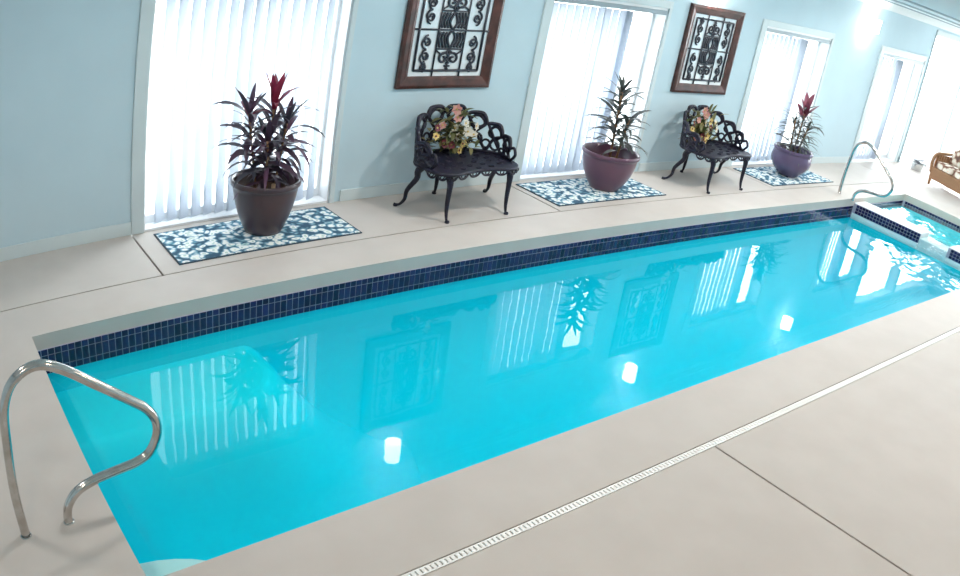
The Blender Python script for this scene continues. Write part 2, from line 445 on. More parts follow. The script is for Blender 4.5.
# fascia (deck edge) is part of the floor; basin walls below
box(bm, PX0 - .2, PX0, PY0 - .2, PY1 + .2, DEP - .1, ZT - .001)
box(bm, PX0, PX1, PY1, PY1 + .2, DEP - .1, ZT - .001)
box(bm, PX0, PX1, PY0 - .2, PY0, DEP - .1, ZT - .001)
CR = .75
def cove(bm):
    # floor rounded up into the long walls
    prof = [(PY0 - .001, -.30), (PY0 - .001, DEP + CR)] + [(PY0 + CR - CR * math.cos(t), DEP + CR - CR * math.sin(t)) for t in [k * PI / 2 / 14 for k in range(1, 15)]]
    prof += [(PY1 - CR + CR * math.sin(t), DEP + CR - CR * math.cos(t)) for t in [k * PI / 2 / 14 for k in range(0, 15)]] + [(PY1 + .001, -.30)]
    xs = [PX0, PX1]; rows = [[bm.verts.new((x, y, z)) for (y, z) in prof] for x in xs]
    for k in range(len(prof) - 1):
        bm.faces.new([rows[0][k], rows[1][k], rows[1][k + 1], rows[0][k + 1]]).smooth = True
    # left end cove
    pl = [(PX0 + CR - CR * math.cos(t), DEP + CR - CR * math.sin(t)) for t in [k * PI / 2 / 14 for k in range(15)]]
    rw = [[bm.verts.new((x, y, z)) for (x, z) in pl] for y in (PY0, PY1)]
    for k in range(14): bm.faces.new([rw[0][k], rw[1][k], rw[1][k + 1], rw[0][k + 1]]).smooth = True
pl = [(PX1 - .012, -.30), (PX1 - .012, DEP + CR)] + [(PX1 - .012 - CR + CR * math.cos(t), DEP + CR - CR * math.sin(t)) for t in [k * PI / 2 / 14 for k in range(1, 15)]]
rw = [[bm.verts.new((x, y, z)) for (x, z) in pl] for y in (PY0, PY1)]
for k in range(len(pl) - 1): bm.faces.new([rw[0][k], rw[1][k], rw[1][k + 1], rw[0][k + 1]]).smooth = True
box(bm, PX0, PX1, PY0, PY1, DEP - .1, DEP - .005)
cove(bm)
obj('basin', bm, M['plaster'], pool, normals=False)
def tiles(bm, p0, direction, normal, length, ztop, rows=3, s=.0505, gp=.006):
    p0, dv, nv = V(p0), V(direction), V(normal)
    n = int(length / s)
    def quadbox(u0, u1, z0, z1, dpt, mi):
        A = [p0 + dv * u0, p0 + dv * u1]
        vs = [bm.verts.new((A[i].x + nv.x * k, A[i].y + nv.y * k, z)) for i in (0, 1) for k in (0, dpt) for z in (z0, z1)]
        for f in ((0, 1, 3, 2), (4, 6, 7, 5), (0, 4, 5, 1), (2, 3, 7, 6), (0, 2, 6, 4), (1, 5, 7, 3)):
            bm.faces.new([vs[i] for i in f]).material_index = mi
    zr = {2: (0, .046, .10), 3: (0, .046, .092, .138), 4: (0, .046, .136, .182)}[rows]
    quadbox(0, length, ztop - zr[-1], ztop, .006, 1)
    for i in range(n):
        for a, b in zip(zr, zr[1:]):
            quadbox(i * s + gp / 2, (i + 1) * s - gp / 2, ztop - b + gp / 2, ztop - a - gp / 2, .0095, 0)
bm = BM(); tiles(bm, (PX0, PY1, 0), (1, 0, 0), (0, -1, 0), PX1 - PX0, ZT, 4)
obj('tile_band', bm, [M['tile'], M['grout']], pool)
bm = BM(); tiles(bm, (PX0, PY0, 0), (0, 1, 0), (1, 0, 0), PY1 - PY0, ZT, 4); obj('tile_band', bm, [M['tile'], M['grout']], pool)
bm = BM(); tiles(bm, (PX0, PY0, 0), (1, 0, 0), (0, 1, 0), PX1 - PX0, ZT, 4); obj('tile_band', bm, [M['tile'], M['grout']], pool)
# entry ledge: quarter-round bench in the back left corner
def prism(bm, poly, z0, z1, mi=0):
    a = [bm.verts.new((p[0], p[1], z0)) for p in poly]; b = [bm.verts.new((p[0], p[1], z1)) for p in poly]
    bm.faces.new(a[::-1]).material_index = mi; bm.faces.new(b).material_index = mi
    for i in range(len(poly)):
        j = (i + 1) % len(poly); bm.faces.new([a[i], a[j], b[j], b[i]]).material_index = mi
bm = BM()
def ledge_poly(o, r):
    cx, cy_ = -.02, -1.68
    return [(PX0, cy_ - .36 - o)] + [(cx + (.36 + o) * math.sin(t), cy_ - (.36 + o) * math.cos(t)) for t in [k * PI / 2 / 12 for k in range(13)]] + [(cx + .36 + o, PY1)]
lv_ = [(0, -.45), (.03, -.455), (.07, -.475), (.13, -.53), (.22, -.64), (.34, -.80), (.50, -.98), (.70, -1.14), (.95, -1.25), (1.2, DEP + .002)]
rows = [[bm.verts.new((max(p[0], PX0), p[1], z)) for p in ledge_poly(o, 0)] for o, z in lv_]
for A, B in zip(rows, rows[1:]):
    for k in range(len(A) - 1): bm.faces.new([A[k], A[k + 1], B[k + 1], B[k]]).smooth = True
c = bm.verts.new((PX0, PY1, -.45)); bm.faces.new([c] + rows[0])
obj('ledge', bm, M['plaster'], pool)
bm = BM(); prism(bm, [(PX0, PY0), (PX0 + .62, PY0)] + [(PX0 + .62 * math.cos(t), PY0 + .52 * math.sin(t)) for t in [k * PI / 2 / 10 for k in range(1, 10)]] + [(PX0, PY0 + .52)], DEP, -.36)
o = obj('corner_seat', bm, M['dam'], pool); o['label'] = 'pale shallow seat in the near left corner'
# water
def water(name, x0, x1, y0, y1, zt, zb, m, parent, zone=None, amp=.012):
    bm = BM(); e = .012
    xs = []; x = x0 - e
    fine = zone[0] if zone else x1 + 9
    xs.append(x)
    while x < x1 + e - 1e-6:
        x = min(x + (.03 if x >= fine - 1e-6 else .5 if x + .5 <= fine else max(fine - x, .03)), x1 + e); xs.append(x)
    n = 80 if zone else 8
    ys = [y0 - e + (y1 - y0 + 2 * e) * k / n for k in range(n + 1)]
    def hz(x, y):
        if not zone: return zt
        d = math.hypot(x - zone[1], (y - zone[2])); w = max(0, 1 - d / zone[3]) ** 1.2
        return zt + w * amp * (noise.noise(V((x * 9, y * 9, 0))) * 1.4 + noise.noise(V((x * 22, y * 22, 3))) * .7)
    gv = [[bm.verts.new((x, y, hz(x, y))) for y in ys] for x in xs]
    for i in range(len(xs) - 1):
        for j in range(len(ys) - 1):
            bm.faces.new([gv[i][j], gv[i + 1][j], gv[i + 1][j + 1], gv[i][j + 1]]).smooth = True
    bl = [[bm.verts.new((x, y, zb)) for y in (ys[0], ys[-1])] for x in (xs[0], xs[-1])]
    bm.faces.new([bl[0][0], bl[0][1], bl[1][1], bl[1][0]])
    bm.faces.new([r[0] for r in gv] + [bl[1][0], bl[0][0]]); bm.faces.new([r[-1] for r in gv][::-1] + [bl[0][1], bl[1][1]])
    bm.faces.new(gv[0][::-1] + [bl[0][0], bl[0][1]]); bm.faces.new(gv[-1] + [bl[1][1], bl[1][0]])
    return obj(name, bm, m, parent)
water('water', PX0, PX1, PY0, PY1, ZW, DEP - .02, M['water'], pool, (7.4, 8.6, -3.05, 1.15), .014)

# ------------------------------------------------------------------ spa
spa = thing('spa', 'small raised spa at the far end of the pool, spilling over a tiled dam', 'spa', (0, 0, 0))
DX1 = PX1 + .33; SW = -.13; SB = -.95
NY1, NY0 = -2.50, -2.95
bm = BM()
box(bm, PX1, DX1, NY1, PY1, DEP, -.06); box(bm, PX1, DX1, PY0, NY0, DEP, -.06); box(bm, PX1, DX1, NY0, NY1, DEP, -.135)
bevel(obj('dam', bm, M['dam'], spa), .012)
bm = BM(); tiles(bm, (PX1, NY1, 0), (0, 1, 0), (-1, 0, 0), PY1 - NY1, -.075, 3)
obj('tile_band', bm, [M['tile'], M['grout']], spa)
bm = BM(); tiles(bm, (PX1, PY0, 0), (0, 1, 0), (-1, 0, 0), NY0 - PY0, -.075, 3); obj('tile_band', bm, [M['tile'], M['grout']], spa)
bm = BM(); tiles(bm, (SX1, PY0, 0), (0, 1, 0), (-1, 0, 0), PY1 - PY0, ZT, 2)
obj('tile_band', bm, [M['tile'], M['grout']], spa)
bm = BM(); tiles(bm, (DX1, PY1, 0), (1, 0, 0), (0, -1, 0), SX1 - DX1, ZT, 2); obj('tile_band', bm, [M['tile'], M['grout']], spa)
bm = BM(); tiles(bm, (DX1, PY0, 0), (1, 0, 0), (0, 1, 0), SX1 - DX1, ZT, 2); obj('tile_band', bm, [M['tile'], M['grout']], spa)
bm = BM()
box(bm, DX1, SX1 + .2, PY0, PY1, SB - .1, SB); box(bm, SX1, SX1 + .2, PY0 - .2, PY1 + .2, SB - .1, ZT - .001); box(bm, PX1, SX1, PY1, PY1 + .2, DEP - .1, ZT - .001); box(bm, PX1, SX1, PY0 - .2, PY0, DEP - .1, ZT - .001)
obj('basin', bm, M['plaster'], spa)
# bench ring with a long octagonal foot well
bm = BM()
outer = [(DX1, PY0), (SX1, PY0), (SX1, PY1), (DX1, PY1)]
hx0, hx1, hy0, hy1, ch = 9.85, 10.72, -3.5, -2.0, .28
hole = [(hx0, hy0 + ch), (hx0 + ch, hy0), (hx1 - ch, hy0), (hx1, hy0 + ch), (hx1, hy1 - ch), (hx1 - ch, hy1), (hx0 + ch, hy1), (hx0, hy1 - ch)]
zt_ = -.42
ov = [bm.verts.new((p[0], p[1], zt_)) for p in outer]; hv = [bm.verts.new((p[0], p[1], zt_)) for p in hole]; hb = [bm.verts.new((p[0], p[1], SB)) for p in hole]
bm.faces.new([ov[0], ov[1], hv[2], hv[1]]); bm.faces.new([ov[1], hv[3], hv[2]]); bm.faces.new([ov[1], ov[2], hv[4], hv[3]]); bm.faces.new([ov[2], hv[5], hv[4]])
bm.faces.new([ov[2], ov[3], hv[6], hv[5]]); bm.faces.new([ov[3], hv[7], hv[6]]); bm.faces.new([ov[3], ov[0], hv[0], hv[7]]); bm.faces.new([ov[0], hv[1], hv[0]])
for i in range(8): bm.faces.new([hv[i], hv[(i + 1) % 8], hb[(i + 1) % 8], hb[i]])
obj('bench', bm, M['dam'], spa)
water('water', DX1, SX1, PY0, PY1, SW, SB - .02, M['spawater'], spa, (9.4, 9.7, -2.7, 2.2), .006)
# falling sheet of water over the notch
bm = BM(); pr = [(DX1 + .01, -.128), (PX1 + .05, -.129), (PX1 - .02, -.140), (PX1 - .05, -.175), (PX1 - .065, -.25)]
nn = 40; rows = []
for (x, z) in pr:
    rows.append([bm.verts.new((x + .012 * noise.noise(V((x * 8, k * .35, z * 9))) * (1 if z < -.135 else 0), NY0 + .005 + (NY1 - NY0 - .01) * k / nn, z + .003 * noise.noise(V((k * .5, x * 20, 0))))) for k in range(nn + 1)])
for A, B in zip(rows, rows[1:]):
    for k in range(nn): bm.faces.new([A[k], A[k + 1], B[k + 1], B[k]]).smooth = True
m = bpy.data.materials.new('falling_water'); m.use_nodes = True; nt = m.node_tree; nt.nodes.remove(nt.nodes['Principled BSDF'])
t = N(m, 'ShaderNodeBsdfTransparent'); t.inputs[0].default_value = (.8, .95, .97, 1); gl = N(m, 'ShaderNodeBsdfGlossy'); gl.inputs['Roughness'].default_value = .08
mx = N(m, 'ShaderNodeMixShader'); mx.inputs[0].default_value = .22
nt.links.new(t.outputs[0], mx.inputs[1]); nt.links.new(gl.outputs[0], mx.inputs[2]); nt.links.new(mx.outputs[0], nt.nodes['Material Output'].inputs['Surface'])
obj('spillway_water', bm, m, spa)

# ------------------------------------------------------------------ handrails
def handrail(loc, rz, label):
    t = thing('pool_handrail', label, 'handrail', loc, rz, group='stainless pool handrails')
    k = [(0, 0, -.02), (-.005, 0, .25), (.01, 0, .5), (.03, 0, .68), (.09, 0, .79), (.20, 0, .835), (.32, 0, .79), (.50, 0, .655), (.64, 0, .545),
         (.71, 0, .485), (.755, 0, .41), (.755, 0, .33), (.71, 0, .25), (.64, 0, .215), (.52, 0, .20), (.40, 0, .185), (.31, 0, .155), (.255, 0, .10), (.235, 0, .04), (.235, 0, -.02)]
    bm = BM(); tube(bm, smooth_path(k, 5), .0235, 14); obj('rail', bm, M['steel'], t)
    for x in (0, .235):
        bm = BM(); lathe(bm, [(.0235, 0), (.030, 0), (.029, .003), (.0235, .004), (.0235, 0)], (x, 0, 0), 20); obj('collar', bm, M['steel'], t)
    return t
handrail((-1.72, -3.30, 0), 0, 'stainless steel pool handrail in the near left foreground')
handrail((9.0, -1.17, 0), -PI / 2, 'stainless steel pool handrail by the far end of the pool, beside the spa')

# ------------------------------------------------------------------ rugs
rl = ['blue floral rug under the brown potted plant', 'blue floral rug under the plum potted plant', 'blue floral rug under the purple potted plant']
for i, x in enumerate((.06, 3.97, 7.83)):
    t = thing('door_rug', rl[i], 'rug', (x, -.79, 0), group='floral rugs at the sliding doors')
    bm = BM(); box(bm, .012, 1.638, .012, .678, .0005, .010); obj('pile', bm, M['rug'], t)
    bm = BM()
    for (a, b, c, d) in ((0, 1.65, 0, .012), (0, 1.65, .678, .69), (0, .012, .012, .678), (1.638, 1.65, .012, .678)): box(bm, a, b, c, d, .0005, .009)
    obj('binding', bm, M['rug_edge'], t)

# ------------------------------------------------------------------ potted plants
def leaf(bm, base, az, el, L, W, droop, mi=0, n=7, fold=.25, tw=0):
    d = V((math.cos(az), math.sin(az), 0)); side = V((-math.sin(az), math.cos(az), 0)); p = V(base); e = el; prev = None
    side = (Matrix.Rotation(tw, 3, d) @ side)
    for i in range(n + 1):
        t = i / n
        wv = W * (math.sin(PI * min(1, t * .92 + .08)) ** .8) * .5
        if i == n: wv = .0005
        up = V((-d.x * math.sin(e), -d.y * math.sin(e), math.cos(e)))
        r = [bm.verts.new(p - side * wv + up * wv * fold), bm.verts.new(p), bm.verts.new(p + side * wv + up * wv * fold)]
        if prev:
            for k in (0, 1):
                f = bm.faces.new([prev[k], prev[k + 1], r[k + 1], r[k]]); f.smooth = True; f.material_index = mi
        prev = r
        p = p + (d * math.cos(e) + V((0, 0, math.sin(e)))) * (L / n); e -= droop / n

def pot_obj(prof, m, t):
    bm = BM(); lathe(bm, prof, seg=48); return obj('pot', bm, m, t)
def pot_profile(rb, rt, h, bulge=0., lip=.018):
    outer = []
    for k in range(13):
        u = k / 12; r = rb + (rt - lip - rb) * (u ** .85) + bulge * math.sin(PI * u)
        outer.append((r, u * (h - .045)))
    return [(.0005, .004), (rb - .01, .0)] + outer[0:] + [(rt - .004, h - .045), (rt, h - .035), (rt, h - .008), (rt - .006, h), (rt - .02, h - .002), (rt - .03, h - .03),
            (rt - .045, h - .10), (rt - .06, h - .13), (.0005, h - .13)]

def plant(x, y, z0, kind, label, seed):
    rnd = random.Random(seed)
    t = thing('potted_plant', label, 'potted plant', (x, y, z0), group='potted plants on the floral rugs')
    h = (.45, .43, .41)[kind]
    if kind == 0: pot_obj(pot_profile(.155, .30, h, .015), M['pot_brown'], t); rt = .30
    elif kind == 1: pot_obj(pot_profile(.15, .32, h, .03), M['pot_plum'], t); rt = .315
    else: pot_obj(pot_profile(.12, .29, h, .075), M['pot_purple'], t); rt = .28
    bm = BM(); bmesh.ops.create_circle(bm, cap_ends=True, radius=rt - .058, segments=40)
    for v in bm.verts: v.co.z = h - .115
    obj('soil', bm, M['soil'], t)
    stems = BM(); f1 = BM(); f2 = BM()
    zb = h - .12
    def lv(b, bs, az, el, L, W, dr): leaf(b, bs, az, el, L, W, dr, tw=rnd.uniform(-.5, .5))
    if kind == 0:
        for (sx, sy, top, lean, ln) in ((0, 0, 1.04, (.02, 0), 0), (-.07, .03, .98, (-.10, .03), 1), (.07, -.02, .90, (.06, -.02), 2), (-.02, -.07, .80, (-.06, -.08), 3)):
            pts = [V((sx + lean[0] * u, sy + lean[1] * u, zb + (top - zb) * u)) for u in (0, .33, .66, 1)]
            tube(stems, pts, .011, 6)
            nl = 30
            for k in range(nl):
                u = .22 + .78 * k / nl; p = V((sx + lean[0] * u, sy + lean[1] * u, zb + (top - zb) * u))
                az = k * 2.4 + ln; el = rnd.uniform(.15, .75) + (u - .5) * .9
                L = rnd.uniform(.26, .44) * (.8 if u < .4 else 1)
                tgt = f2 if (ln in (0, 1) and u > .93) else f1
                lv(tgt, p, az, el, L, rnd.uniform(.04, .062), rnd.uniform(.7, 1.9))
            if ln == 0:
                for k in range(5): lv(f2, p, k * 1.3, 1.35, rnd.uniform(.26, .34), .07, .25)
                lv(f2, p, -1.6, 1.25, .36, .075, .2)
            else:
                for k in range(5): lv(f1, p, k * 1.3 + ln, 1.1, rnd.uniform(.24, .32), .05, .4)
    elif kind == 1:
        for (sx, sy, top, lean, ln) in ((0, 0, 1.10, (-.04, 0), 0), (.06, -.03, .80, (.05, -.02), 1)):
            tube(stems, [V((sx, sy, zb)), V((sx + lean[0] * .5, sy + lean[1] * .5, (zb + top) / 2)), V((sx + lean[0], sy + lean[1], top))], .013, 6)
            nl = 50 if ln == 0 else 26
            for k in range(nl):
                u = .2 + .8 * k / nl; p = V((sx + lean[0] * u, sy + lean[1] * u, zb + (top - zb) * u))
                lv(f1, p, k * 2.4 + ln, rnd.uniform(.3, .8) + (u - .5) * .6, rnd.uniform(.26, .40) * (1.1 - .3 * u), .055, rnd.uniform(.5, 1.5))
            if ln == 0:
                for k in range(5): lv(f1, p, k * 1.3 + 2, 1.15, rnd.uniform(.2, .28), .04, .3)
    else:
        for (sx, sy, top, lean, ln) in ((0, 0, .98, (.03, 0), 0), (-.05, .02, .86, (-.07, .02), 1), (.04, -.03, .80, (.08, -.04), 2)):
            tube(stems, [V((sx, sy, zb)), V((sx + lean[0], sy + lean[1], top))], .011, 6)
            for k in range(48):
                u = .15 + .85 * k / 48; p = V((sx + lean[0] * u, sy + lean[1] * u, zb + (top - zb) * u))
                lv(f1, p, k * 2.4 + ln, rnd.uniform(.1, .7) + (u - .5) * .7, rnd.uniform(.2, .4), rnd.uniform(.022, .034), rnd.uniform(.6, 1.6))
            if ln == 0:
                for k in range(10): lv(f2, p + V((0, 0, -.015 * k)), k * .95, 1.25 - .05 * k, rnd.uniform(.22, .32), .085, .2)
    obj('stem', stems, M['stem'], t)
    obj('foliage', f1, [M['leaf_dark'], M['leaf_grey'], M['leaf_grey']][kind], t, normals=False)
    if len(f2.verts): 
        o = obj('young_leaves', f2, [M['leaf_red'], None, M['leaf_pink']][kind], t, normals=False)
        o['label'] = 'reddish young leaves at the top'
    else: f2.free()
    if kind == 0:
        bm = BM(); tube(bm, [V((.0, -.16, h - .13)), V((.0, -.155, h - .01))], .018, 8); obj('stake', bm, M['root'], t)
    return t
plant(.95, -.41, .011, 0, 'red-topped leafy plant in a dark brown pot at the leftmost door', 3)
plant(4.955, -.435, .011, 1, 'slim grey-green leafy plant in a plum pot at the second door', 11)
plant(8.66, -.46, .011, 2, 'spiky maroon-tipped plant in a round purple pot at the third door', 21)

# ------------------------------------------------------------------ benches
def make_bench(loc, rz, label):
    t = thing('garden_bench', label, 'bench', loc, rz, group='black cast metal garden benches')
    A, B, CY = .50, .33, 0.0      # half width, back depth
    zs = .455
    def rim(u):                    # u 0..1 from left arm round the back to right arm
        th = PI * (1.12 - 1.24 * u)
        return V((A * math.cos(th), B * math.sin(th) * .98 + CY - .02, 0))
    # seat: demi-lune with a concave front
    back = [rim(k / 30) for k in range(31)]
    front = [V((.50, -.14, 0)), V((.47, -.25, 0)), V((.40, -.325, 0)), V((.30, -.34, 0)), V((.15, -.305, 0)), V((0, -.29, 0)), V((-.15, -.305, 0)), V((-.30, -.34, 0)), V((-.40, -.325, 0)), V((-.47, -.25, 0)), V((-.50, -.14, 0))]
    poly = back[1:-1] + smooth_path(front, 3)
    bm = BM(); prism(bm, [(p.x, p.y) for p in poly], zs - .022, zs)
    # openwork pattern in relief on the seat
    for rr in (.12, .22, .32):
        n = int(rr * 50)
        for k in range(n):
            a = 2 * PI * k / n; c = V((rr * 1.35 * math.cos(a), rr * math.sin(a) * .8, zs + .003))
            tube(bm, [c + V((.03 * math.cos(b), .022 * math.sin(b), 0)) for b in [j * 2 * PI / 10 for j in range(10)]], .005, 5, closed=True)
    obj('seat', bm, M['iron'], t)
    # apron of hanging scallops
    bm = BM(); outl = poly + [poly[0]]
    tube(bm, [p + V((0, 0, zs - .012)) for p in poly], .017, 8, closed=True)
    fr = smooth_path(front, 6)
    for k in range(0, len(fr) - 6, 6):
        a, b = fr[k], fr[k + 6]; mid = fr[k + 3]
        tube(bm, smooth_path([a + V((0, 0, zs - .02)), (a + mid) / 2 + V((0, 0, zs - .055)), mid + V((0, 0, zs - .064)), (b + mid) / 2 + V((0, 0, zs - .055)), b + V((0, 0, zs - .02))], 3), .010, 6)
        tube(bm, [mid + V((.022 * math.cos(q), 0, zs - .037 + .018 * math.sin(q))) for q in [j * 2 * PI / 10 for j in range(10)]], .006, 5, closed=True)
    obj('apron', bm, M['iron'], t)
    # legs: cabriole
    def leg(tx, ty, fx, fy):
        bm = BM(); d = V((fx - tx, fy - ty, 0)); dn = d.normalized() if d.length > 0 else V((0, -1, 0))
        top = V((tx, ty, zs - .02))
        k = [top, top + dn * .035 + V((0, 0, -.06)), top + dn * .04 + V((0, 0, -.13)), V((tx, ty, 0)) + d * .55 + V((0, 0, .18)), V((tx, ty, 0)) + d * .62 + V((0, 0, .09)),
             V((tx, ty, 0)) + d * .82 + V((0, 0, .03)), V((fx, fy, .014)), V((fx, fy, .014)) + dn * .02]
        pts = smooth_path(k, 4); n = len(pts)
        rr = [(.040 - .05 * u if u < .25 else .0275 - .0175 * (u - .25) / .55 if u < .8 else .0125 + .018 * (u - .8)) for u in [i / (n - 1) for i in range(n)]]
        rr = [max(.0125, min(.04, r)) for r in rr]
        tube(bm, pts, rr, 10)
        lathe(bm, [(.0005, 0), (.02, 0), (.024, .008), (.018, .020), (.0005, .022)], (fx + dn.x * .004, fy + dn.y * .004, 0), 14)
        obj('leg', bm, M['iron'], t)
    leg(-.36, -.28, -.36, -.345); leg(.35, -.28, .34, -.35)
    leg(-.45, .0, -.545, .20); leg(.45, .0, .57, .24); leg(0, .30, .02, .36)
    # backrest lattice
    bm = BM()
    def topz(u):
        return zs + .17 + .26 * math.sin(PI * min(1, max(0, u))) ** 1.5
    def P3(u, z):
        p = rim(u); s = (z - zs); return V((p.x * (1 + .02 * s), p.y + .12 * s, z))
    NS = 8
    for k in range(NS):
        u0, u1 = k / NS, (k + 1) / NS; um = (u0 + u1) / 2
        z0, z1, zm = topz(u0) - .055, topz(u1) - .055, topz(um) + .015
        tube(bm, smooth_path([P3(u0, z0), P3(u0 + .12 / NS, z0 * .35 + zm * .65), P3(um - .2 / NS, zm - .004), P3(um + .2 / NS, zm - .004), P3(u1 - .12 / NS, z1 * .35 + zm * .65), P3(u1, z1)], 4), .020, 7)
        # large teardrop loop inside every scallop
        zc = zm - .085; hh = .055
        tube(bm, [P3(um + .36 / NS * math.sin(q) * (1 - .25 * math.cos(q)), zc + hh * math.cos(q) * 1.05) for q in [j * 2 * PI / 14 for j in range(14)]], .0155, 6, closed=True)
        # crossing vines from seat to top
        if True:
            zl = zs + .01
            tube(bm, smooth_path([P3(u0, zl), P3(um - .1 / NS, (zl + z0) / 2), P3(u1 - .08 / NS, z1)], 4), .0155, 6)
            tube(bm, smooth_path([P3(u1, zl), P3(um + .1 / NS, (zl + z1) / 2), P3(u0 + .08 / NS, z0)], 4), .0155, 6)
        zr = (zs + zc - hh) / 2 + .01; hr = min(.05, (zc - hh - zs) / 2)
        if hr > .02:
            for uu, s in ((um, 1), (u0, .8)):
                if uu <= 0: continue
                tube(bm, [P3(uu + .27 / NS * s * math.sin(q), zr + hr * s * math.cos(q)) for q in [j * 2 * PI / 12 for j in range(12)]], .012, 6, closed=True)
    tube(bm, [P3(k / 30, zs + .012) for k in range(31)], .016, 8)
    # arm ends curl down to the seat
    for s in (0, 1):
        e = P3(s, topz(s) - .055); b = P3(s, zs)
        f = V((0, -.075, 0))
        tube(bm, smooth_path([e, e + f * .7 + V((0, 0, .02)), e + f * 1.1 + V((0, 0, -.03)), (e + b) / 2 + f * .9, b + f * .2], 5), .015, 7)
    obj('backrest', bm, M['iron'], t)
    return t
b1 = make_bench((2.91, -.475, 0), math.radians(2), 'black cast metal bench with lattice back under the left picture')
dup(b1, (6.675, -.485, 0), math.radians(2), 'black cast metal bench with lattice back under the right picture')

# flower bunches resting on the benches
def flowers(loc, rz, label, seed, pal):
    rnd = random.Random(seed)
    t = thing('flower_bunch', label, 'flowers', loc, rz, group='flower bunches on the benches')
    lf = BM(); st = BM()
    blooms = []
    for k in range(150):
        a = rnd.uniform(0, 2 * PI); r = abs(rnd.gauss(0, .12)); x = r * math.cos(a) * 1.9; z = .19 + r * math.sin(a) * 1.3
        z = max(.03, min(.44, z)); y = .035 + (z) * .12 + rnd.uniform(-.06, .0)
        leaf(lf, (x * .75, y, z * .85 + .03), rnd.choice((PI, 0)) + rnd.uniform(-1.0, 1.0) * 1.1, rnd.uniform(-.5, 1.2), rnd.uniform(.10, .19), rnd.uniform(.03, .055), .6, n=4)
    obj('leaves', lf, M['leaf_green'], t, normals=False)
    for k in range(14):
        x = rnd.uniform(-.09, .09)
        tube(st, [V((x * .3, -.02, .015)), V((x * .6, .01, .10)), V((x, .04, .26))], .003, 5)
    obj('stems', st, M['leaf_green'], t)
    spots = [(.00, .24, 'petal_white'), (.055, .26, 'petal_white'), (.02, .16, 'petal_white'), (.075, .19, 'petal_white'), (-.03, .20, 'petal_white'), (.045, .105, 'petal_yellow'), (-.01, .38, 'petal_pink'), (.01, .33, 'petal_pink'),
             (-.075, .27, 'petal_pink'), (.115, .25, 'petal_white'), (-.12, .17, 'petal_yellow'), (-.06, .10, 'petal_dark'), (-.01, .09, 'petal_dark'), (.12, .17, 'petal_white'), (-.11, .23, 'petal_dark'), (.03, .03, 'petal_yellow')]
    for (x, z, mm) in spots:
        x = x * 1.9 + rnd.uniform(-.02, .02); z = z * 1.12 + rnd.uniform(-.015, .015)
        if pal == 1 and rnd.random() < .4: mm = rnd.choice(('petal_yellow', 'petal_pink', 'petal_dark', 'petal_white'))
        b = BM(); s = rnd.uniform(.040, .056)
        for k in range(6):
            a = 2 * PI * k / 6 + rnd.uniform(0, .3)
            ctr = V((0, -.006, 0)); d = V((math.cos(a), -.35, math.sin(a))); sd = V((-math.sin(a), 0, math.cos(a)))
            vs = [b.verts.new(ctr), b.verts.new(ctr + d * s * .6 + sd * s * .42), b.verts.new(ctr + d * s * 1.05 + sd * s * .12 + V((0, .006, 0))), b.verts.new(ctr + d * s * .6 - sd * s * .42)]
            b.faces.new(vs).smooth = True
        o = obj('bloom', b, M[mm], t, normals=False); o.location = (x, -.035 + z * .12, z); o.rotation_euler = (rnd.uniform(-.4, .1), 0, rnd.uniform(-.5, .5))
        b = BM(); lathe(b, [(.0005, -.006), (.010, -.002), (.010, .004), (.0005, .009)], seg=8)
        for v in b.verts: v.co = V((v.co.x, -v.co.z - .010, v.co.y))
        obj('bloom_centre', b, M['petal_yellow' if mm != 'petal_yellow' else 'petal_dark'], o)
    return t
flowers((2.91, -.30, .459), 0, 'bunch of white and pink flowers leaning on the left bench', 5, 0)
flowers((6.60, -.34, .459), 0, 'bunch of cream and burgundy flowers leaning on the right bench', 9, 1)

